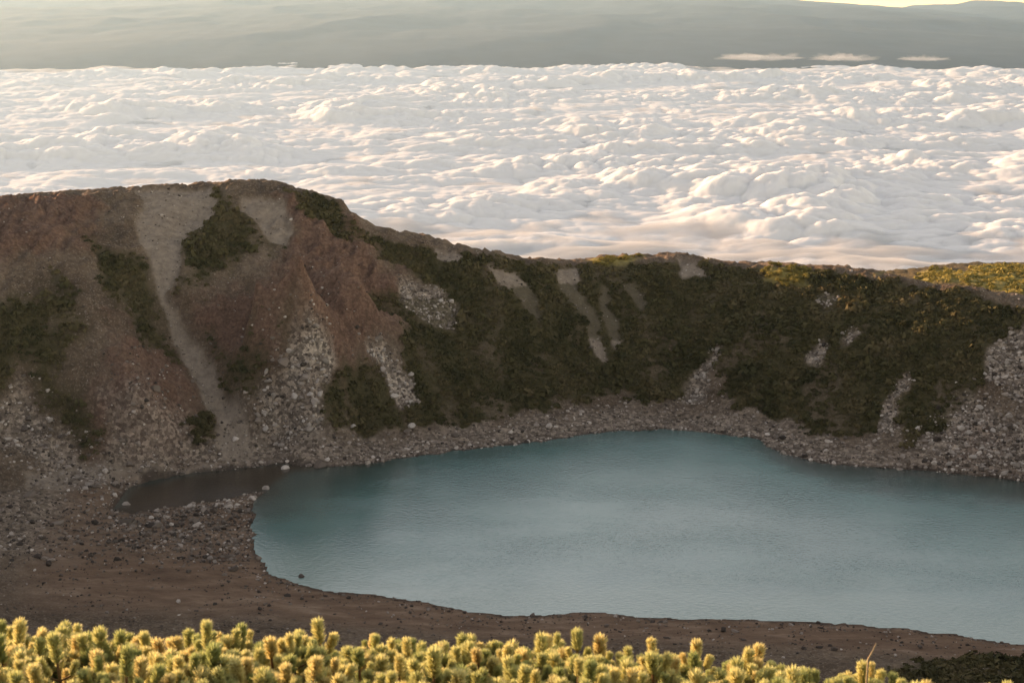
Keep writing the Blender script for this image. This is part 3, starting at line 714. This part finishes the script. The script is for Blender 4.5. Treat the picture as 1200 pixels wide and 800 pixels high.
# loose stones, too many to count
def rubble():
    r = np.random.default_rng(5)
    protos = [stone(0, r) for _ in range(12)]
    pts = []
    for key, poly in SCREE_AREAS.items():
        if key == "inlet_bed":
            continue
        P = np.array(poly)
        area = 0.5 * abs(np.dot(P[:, 0], np.roll(P[:, 1], 1)) - np.dot(P[:, 1], np.roll(P[:, 0], 1)))
        dens = {"chute": 0.5, "path": 0.25, "inlet_bed": 0.0, "left_beach": 1.1, "spit": 2.2, "ledge": 0.4, "pale_patch": 0.1}.get(key, 4.6 if "scree" in key or "talus" in key or "spot" in key else 0.9)
        q = in_area(poly, int(area * dens), r, 0.7)
        if key in ("left_beach", "spit", "talus_left", "scree_right2"):
            q = q + r.normal(0, 3.0, q.shape)
        pts.append(np.c_[q, np.full(int(area * dens), 0.5 if dens > 1 else 0.3)])
    # shingle band round the far shore, stones thinning out up the slope
    q = r.uniform((-85, 200), (125, 335), (90000, 2))
    d = -sample(shore_d, q[:, 0], q[:, 1])
    keep = (d > 0.1) & (r.random(len(q)) < np.where(q[:, 1] > 270, 0.75, 0.45) * np.exp(-d / np.where(q[:, 1] > 270, 9, 3.0))) & (sample(veg, q[:, 0], q[:, 1]) < 0.4)
    q = q[keep][:15000]
    pts.append(np.c_[q, np.where(q[:, 1] > 270, 0.52, 0.36)])
    # stones strewn over bare slopes and beaches
    q = r.uniform((-140, 195), (150, 360), (26000, 2))
    keep = (sample(shore_d, q[:, 0], q[:, 1]) < -0.3) & (sample(veg, q[:, 0], q[:, 1]) < 0.25) & (r.random(len(q)) < 0.25 + 0.5 * (fbm(q[:, 0] / 12, q[:, 1] / 12, 3, 19) > 0.1))
    q = q[keep][:6500]
    pts.append(np.c_[q, np.full(len(q), 0.26)])
    q = r.uniform((-120, 186), (130, 262), (16000, 2))
    keep = (sample(shore_d, q[:, 0], q[:, 1]) < -0.2) & (r.random(len(q)) < 0.15 + 0.85 * (fbm(q[:, 0] / 9, q[:, 1] / 5, 4, 27) > 0.0))
    q = q[keep][:7500]
    pts.append(np.c_[q, 0.16 + 0.16 * r.random(len(q))])
    pts = np.concatenate(pts)
    pts = pts[sample(shore_d, pts[:, 0], pts[:, 1]) < -0.1]
    N = len(pts)
    size = pts[:, 2] * r.lognormal(-0.08, 0.55, N)
    z = ground(pts[:, 0], pts[:, 1])
    allv, allf, tint = [], [], []
    which = r.integers(0, len(protos), N)
    base = 0
    for k, (v, f) in enumerate(protos):
        idx = np.nonzero(which == k)[0]
        a = r.uniform(0, 6.28, len(idx))
        ca, sa = np.cos(a)[:, None], np.sin(a)[:, None]
        s = size[idx][:, None] * 0.6
        vx = (v[:, 0] * ca - v[:, 1] * sa) * s + pts[idx, 0][:, None]
        vy = (v[:, 0] * sa + v[:, 1] * ca) * s + pts[idx, 1][:, None]
        vz = v[:, 2] * s + z[idx][:, None] + s * 0.12
        allv.append(np.stack([vx, vy, vz], -1).reshape(-1, 3))
        allf.append((f[None] + (base + np.arange(len(idx)) * len(v))[:, None, None]).reshape(-1, 3))
        tone = np.clip(r.normal(0.5, 0.29, len(idx)) - 0.22 * (pts[idx, 1] < 262) - 0.18 * (pts[idx, 2] < 0.27), 0, 1)
        tint.append(np.repeat(tone, len(v)))
        base += len(idx) * len(v)
    me = mesh_from("rubble", np.concatenate(allv), np.concatenate(allf), tint_mat("rubble", (0.055, 0.042, 0.035), (0.21, 0.165, 0.135), (0.56, 0.49, 0.43)), False)
    attr(me, "tint", np.concatenate(tint))
    link("rubble", me, kind="stuff")
    return N
rubble()

# ------------------------------------------------------------------ low shrubs on the slopes
def leaf_cloud(centers, radius, leaves, leaf, r, flat=0.7):
    """small leaf faces spread over and inside a low dome for every centre"""
    N = len(centers)
    d = r.normal(size=(N, leaves, 3))
    d /= np.linalg.norm(d, axis=2, keepdims=True)
    d[..., 2] = np.abs(d[..., 2])
    rr = (0.55 + 0.45 * r.random((N, leaves, 1))) * radius[:, None, None]
    p = d * rr * np.array([1, 1, flat]) + centers[:, None, :]
    p = p.reshape(-1, 3)
    nrm = d.reshape(-1, 3) + r.normal(scale=0.5, size=(N * leaves, 3))
    nrm /= np.linalg.norm(nrm, axis=1, keepdims=True)
    t1 = np.cross(nrm, r.normal(size=nrm.shape)); t1 /= np.linalg.norm(t1, axis=1, keepdims=True)
    t2 = np.cross(nrm, t1)
    s = (leaf * r.uniform(0.6, 1.4, len(p)) * np.repeat(radius, leaves))[:, None]
    v = np.stack([p - t1 * s, p + t1 * s * 0.9 - t2 * s * 0.4, p + t2 * s * 1.1], 1).reshape(-1, 3)
    return v, np.arange(len(v)).reshape(-1, 3)

def shrub_cover(name, mask, count, box, rad, leaves, leaf, mat, seed, maxz=1e9):
    r = np.random.default_rng(seed)
    q = r.uniform((box[0], box[1]), (box[2], box[3]), (count * 8, 2))
    m = sample(mask, q[:, 0], q[:, 1])
    q = q[r.random(len(q)) < m ** 1.3][:count]
    z = ground(q[:, 0], q[:, 1])
    radius = rad * r.lognormal(0, 0.42, len(q))
    v, f = leaf_cloud(np.c_[q, z - 0.1], radius, leaves, leaf, r)
    me = mesh_from(name, v, f, mat, False)
    patch = 0.5 + 0.55 * fbm(q[:, 0] / 9, q[:, 1] / 9, 3, 41) + r.normal(0, 0.13, len(q))
    t = np.clip(np.repeat(patch, leaves) + r.normal(0, 0.10, len(q) * leaves), 0, 1)
    attr(me, "tint", np.repeat(t, 3))
    link(name, me, kind="stuff")

SHRUB = tint_mat("shrub_leaves", (0.05, 0.049, 0.021), (0.092, 0.079, 0.035), (0.14, 0.107, 0.056), 0.15)
GOLDS = tint_mat("sunlit_shrub_leaves", (0.13, 0.115, 0.034), (0.27, 0.215, 0.065), (0.40, 0.31, 0.10), 0.3)  # lit copy of the shrub leaves, sunshine painted into the colour
vmask = veg * (sun_gold < 0.4) * (bare < 0.15)
vfront = vmask * (Y < 386)
shrub_cover("slope_shrubs", vfront, 17000, (-150, 165, 150, 386), 0.62, 34, 0.34, SHRUB, 3)
shrub_cover("hill_shrubs", sun_gold * (Y > 380), 2600, (80, 380, 300, 620), 0.75, 26, 0.36, GOLDS, 4)

def shrub(x, y, size, mat, label, group, r, name="shrub"):
    """one bush: a fork of stems and a lumpy crown of leaves"""
    root = link(name, None, loc=(x, y, float(ground(x, y)[0]) - 0.05))
    lobes = np.c_[r.normal(0, 0.38, (7, 2)), r.uniform(0.1, 0.5, 7)] * size
    v, f = leaf_cloud(lobes, np.full(7, 0.45 * size), 90, 0.20, r, 0.9)
    me = mesh_from("crown", v, f, mat, False)
    attr(me, "tint", np.repeat(np.clip(r.normal(0.5, 0.22, len(v) // 3), 0, 1), 3))
    link("crown", me, root)
    sv, sf = [], []
    for lx2, ly2, lz2 in lobes:
        b = len(sv)
        for ring, (px, py, pz, w) in enumerate(((0, 0, 0, 0.05), (lx2, ly2, lz2 + 0.2 * size, 0.015))):
            for k in range(4):
                sv.append((px + w * size * math.cos(k * 1.57), py + w * size * math.sin(k * 1.57), pz))
        for k in range(4):
            sf.append((b + k, b + (k + 1) % 4, b + 4 + (k + 1) % 4, b + 4 + k))
    link("stems", mesh_from("stems", sv, sf, BARK, False), root)
    tag(root, label, "shrub", group)

BARK = plain_mat("bark", (0.09, 0.06, 0.04))
r7 = np.random.default_rng(7)
for x, y in in_area(SUN_GOLD_AREAS["rim_gold"], 34, r7):
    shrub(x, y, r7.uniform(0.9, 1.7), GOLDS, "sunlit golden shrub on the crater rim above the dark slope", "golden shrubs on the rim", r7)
for x, y in in_area(SUN_GOLD_AREAS["rim_green"], 16, r7):
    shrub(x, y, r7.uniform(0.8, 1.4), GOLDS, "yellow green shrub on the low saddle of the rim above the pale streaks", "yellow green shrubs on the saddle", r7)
for x, y in in_area(SHRUB_AREAS["veg_bush"], 9, r7):
    shrub(x, y, r7.uniform(1.3, 2.2), SHRUB, "dark shrub alone at the foot of the lower left buttress", "dark shrubs under the buttress", r7)

# plan position, canopy height, crown radius and leading stems of each dwarf pine
PINE_SPOTS = [(-2.9, 6.59, 96.79, 0.25, 10), (-2.57, 6.69, 96.78, 0.26, 10), (-2.34, 6.66, 96.78, 0.23, 12), (-1.98, 6.88, 96.66, 0.25, 12), (-1.62, 6.62, 96.8, 0.28, 13), (-1.46, 6.86, 96.71, 0.24, 11), (-1.01, 6.51, 96.85, 0.23, 11), (-0.79, 6.87, 96.64, 0.25, 10), (-0.57, 6.8, 96.68, 0.22, 11), (-0.19, 6.77, 96.68, 0.23, 13), (0.13, 6.85, 96.6, 0.27, 12), (0.36, 6.56, 96.75, 0.22, 11), (0.73, 6.61, 96.69, 0.23, 10), (0.87, 6.57, 96.66, 0.26, 12), (1.3, 6.87, 96.56, 0.27, 12), (1.66, 6.75, 96.54, 0.28, 10), (1.94, 6.82, 96.48, 0.23, 10), (2.04, 6.59, 96.52, 0.21, 10), (2.4, 6.7, 96.39, 0.28, 13), (2.68, 6.72, 96.42, 0.2, 12), (-2.41, 6.05, 97.02, 0.25, 13), (-2.18, 6.12, 96.99, 0.24, 12), (-1.97, 6.09, 96.96, 0.26, 11), (-1.72, 6.11, 96.98, 0.26, 11), (-1.35, 6.05, 97.02, 0.23, 10), (-1.08, 6.09, 97.02, 0.24, 11), (-0.69, 6.13, 96.94, 0.28, 10), (-0.45, 6.23, 96.9, 0.22, 13), (-0.21, 6.04, 97.0, 0.25, 11), (0.09, 6.13, 96.9, 0.24, 11), (0.33, 6.18, 96.89, 0.21, 11), (0.62, 6.17, 96.88, 0.22, 12), (0.99, 6.0, 96.91, 0.22, 11), (1.15, 6.11, 96.86, 0.21, 11), (1.49, 6.17, 96.78, 0.28, 10), (1.82, 6.25, 96.7, 0.25, 10), (2.03, 6.21, 96.63, 0.24, 11), (2.25, 6.07, 96.68, 0.22, 10), (2.65, 6.06, 96.73, 0.26, 12), (-2.41, 5.61, 97.17, 0.26, 11), (-2.01, 5.36, 97.31, 0.27, 11), (-1.63, 5.3, 97.31, 0.26, 12), (-1.47, 5.52, 97.19, 0.27, 13), (-1.2, 5.52, 97.23, 0.23, 12), (-0.9, 5.55, 97.2, 0.24, 10), (-0.65, 5.64, 97.12, 0.25, 10), (-0.37, 5.44, 97.23, 0.21, 11), (-0.0, 5.68, 97.07, 0.21, 13), (0.28, 5.46, 97.19, 0.23, 13), (0.44, 5.49, 97.17, 0.26, 12), (0.71, 5.62, 97.05, 0.23, 12), (1.06, 5.65, 97.05, 0.24, 12), (1.31, 5.55, 97.05, 0.27, 10), (1.72, 5.66, 96.92, 0.23, 10), (2.01, 5.6, 96.88, 0.25, 11), (2.22, 5.56, 96.93, 0.26, 12)]
TWIG_SPOT = (1.67, 6.1, 96.93)

# ------------------------------------------------------------------ dwarf pines at the viewpoint
def needle_mat():
    m = Mat("pine_needles")
    inf = m.node("ShaderNodeObjectInfo")
    tip = m.ramp(inf.outputs["Random"], [(0.0, (0.27, 0.36, 0.16)), (0.35, (0.52, 0.55, 0.27)), (0.6, (0.60, 0.61, 0.32)), (1.0, (0.70, 0.64, 0.34))])
    old = m.ramp(inf.outputs["Random"], [(0.0, (0.40, 0.37, 0.13)), (0.75, (0.56, 0.45, 0.15)), (1.0, (0.58, 0.33, 0.11))])
    c = m.mix(m.attr("tint"), old, tip)
    m.link(c, m.b.inputs["Base Color"])
    m.b.inputs["Roughness"].default_value = 0.55
    m.b.inputs["Specular IOR Level"].default_value = 0.3
    tr = m.node("ShaderNodeBsdfTranslucent")
    m.link(c, tr.inputs[0])
    mx = m.node("ShaderNodeMixShader")
    mx.inputs[0].default_value = 0.5
    m.link(m.b.outputs[0], mx.inputs[1])
    m.link(tr.outputs[0], mx.inputs[2])
    m.link(mx.outputs[0], m.out.inputs[0])
    return m.m

NEEDLE = needle_mat()
def shoot_mesh(r, length, needles, nl):
    """a brush-like pine shoot: needles all round a short stem, fanning out at the crown"""
    v, f, t = [], [], []
    for k in range(needles):
        u = (k + 0.5) / needles
        h = length * min(1.0, 1.25 * u)
        a = k * 2.39996 + r.normal(0, 0.2)
        tilt = R(r.uniform(38, 62)) if u < 0.8 else R(62 * math.sqrt((1 - u) / 0.2) + r.normal(0, 5))
        d = np.array([math.sin(tilt) * math.cos(a), math.sin(tilt) * math.sin(a), math.cos(tilt)])
        side = np.cross(d, [0, 0, 1.0]) + r.normal(0, 0.4, 3)
        side /= np.linalg.norm(side)
        L, w = nl * r.uniform(0.85, 1.1), 0.0027 * r.uniform(0.8, 1.3)
        p0 = np.array([0, 0, h])
        p1, p2 = p0 + d * L * 0.6, p0 + d * L + np.array([0, 0, 0.06 * L])
        b = len(v)
        v += [p0 - side * w * 0.6, p0 + side * w * 0.6, p1 + side * w, p1 - side * w, p2]
        t += [0.0, 0.0, 0.6, 0.6, 1.0]
        f += [(b, b + 1, b + 2), (b, b + 2, b + 3), (b + 3, b + 2, b + 4)]
    return v, f, t

def tube(path, radii, sides=5):
    path = [np.array(p, float) for p in path]
    v, f = [], []
    for i, p in enumerate(path):
        d = path[min(i + 1, len(path) - 1)] - path[max(i - 1, 0)]
        d /= np.linalg.norm(d) + 1e-9
        a = np.cross(d, [0.31, 0.95, 0.02]); a /= np.linalg.norm(a)
        b = np.cross(d, a)
        for k in range(sides):
            v.append(p + radii[i] * (a * math.cos(6.2832 * k / sides) + b * math.sin(6.2832 * k / sides)))
    for i in range(len(path) - 1):
        for k in range(sides):
            q = i * sides
            f.append((q + k, q + (k + 1) % sides, q + sides + (k + 1) % sides, q + sides + k))
    return v, f

rp = np.random.default_rng(23)
SHOOTS = []
for k in range(8):
    v, f, t = shoot_mesh(rp, rp.uniform(0.055, 0.085), int(rp.uniform(320, 360)), rp.uniform(0.036, 0.043))
    me = mesh_from("shoot", v, f, NEEDLE, False)
    attr(me, "tint", t)
    SHOOTS.append(me)
PINE_BARK = plain_mat("pine_bark", (0.17, 0.095, 0.045))

def dwarf_pine(x, y, top, radius, leaders, label):
    g = float(ground(x, y)[0])
    root = link("dwarf_pine", None, loc=(x, y, g))
    tag(root, label, "dwarf pine", "dwarf pines along the viewpoint edge")
    h = max(top - g, 0.3)
    bv, bf = [], []
    def branch(path, radii):
        v, f = tube(path, radii)
        b = len(bv)
        bv.extend(v)
        bf.extend([tuple(i + b for i in q) for q in f])
    def put(p, d, s):
        o = link("shoot", SHOOTS[int(rp.integers(len(SHOOTS)))], root, p)
        q = Vector(d).normalized().to_track_quat('Z', 'Y')
        o.rotation_euler = q.to_euler()
        o.rotation_euler.rotate_axis('Z', rp.uniform(0, 6.28))
        o.scale = (s, s, s * rp.uniform(0.85, 1.25))
    for k in range(leaders):
        rr = radius * math.sqrt((k + 0.5) / leaders)
        a = k * 2.39996 + rp.normal(0, 0.3)
        lx2, ly2 = rr * math.cos(a), rr * math.sin(a)
        lz = h * (1 - 0.28 * (rr / radius) ** 2) - 0.10 + rp.normal(0, 0.045)
        tipd = np.array([lx2 * 0.5, ly2 * 0.5, 1.0]) + np.r_[rp.normal(0, 0.10, 2), 0]
        tipd /= np.linalg.norm(tipd)
        tip = np.array([lx2, ly2, lz])
        branch([(lx2 * 0.15, ly2 * 0.15, 0), (lx2 * 0.7, ly2 * 0.7, h * 0.35), tip - tipd * 0.12, tip + tipd * 0.02], [0.022, 0.015, 0.009, 0.006])
        put(tuple(tip), tipd, rp.uniform(0.8, 1.25))
        for lev, (dn, cnt) in enumerate(((0.045, 3), (0.115, 4), (0.19, 3))):
            for j in range(cnt):
                b = rp.uniform(0, 6.28) if j == 0 else b + 6.2832 / cnt + rp.normal(0, 0.3)
                out = rp.uniform(0.035, 0.06) * (1 + 0.25 * lev)
                st = tip - tipd * (dn + 0.03)
                p = st + np.array([math.cos(b) * out, math.sin(b) * out, 0.025])
                branch([st, p], [0.005, 0.004])
                put(tuple(p), (math.cos(b) * 0.42, math.sin(b) * 0.42, 1.0), rp.uniform(0.6, 1.05))
    link("branches", mesh_from("branches", bv, bf, PINE_BARK), root)
    return root

# canopy line along the edge of the slope: (x, y, top height)
PINES = PINE_SPOTS
for (x, y, top, rad, ld) in PINES:
    where = "whose tips stand against the brown beach" if y > 6.4 else "in the middle of the thicket" if y > 5.75 else "with broad near shoots before the thicket"
    dwarf_pine(x, y, top, rad, ld, "low golden green dwarf pine " + where)
def twig(x, y, z, dx, dz, label):
    v, f = tube([(0, 0, -0.25), (0, 0, 0), (dx * 0.5, 0, dz * 0.5), (dx, 0.01, dz)], [0.006, 0.005, 0.004, 0.002])
    o = link("dead_twig", mesh_from("dead_twig", v, f, plain_mat("dead_wood", (0.33, 0.26, 0.17))), loc=(x, y, z))
    tag(o, label, "twig")
twig(*TWIG_SPOT, 0.035, 0.075, "bare pale twig standing up out of the dwarf pines")
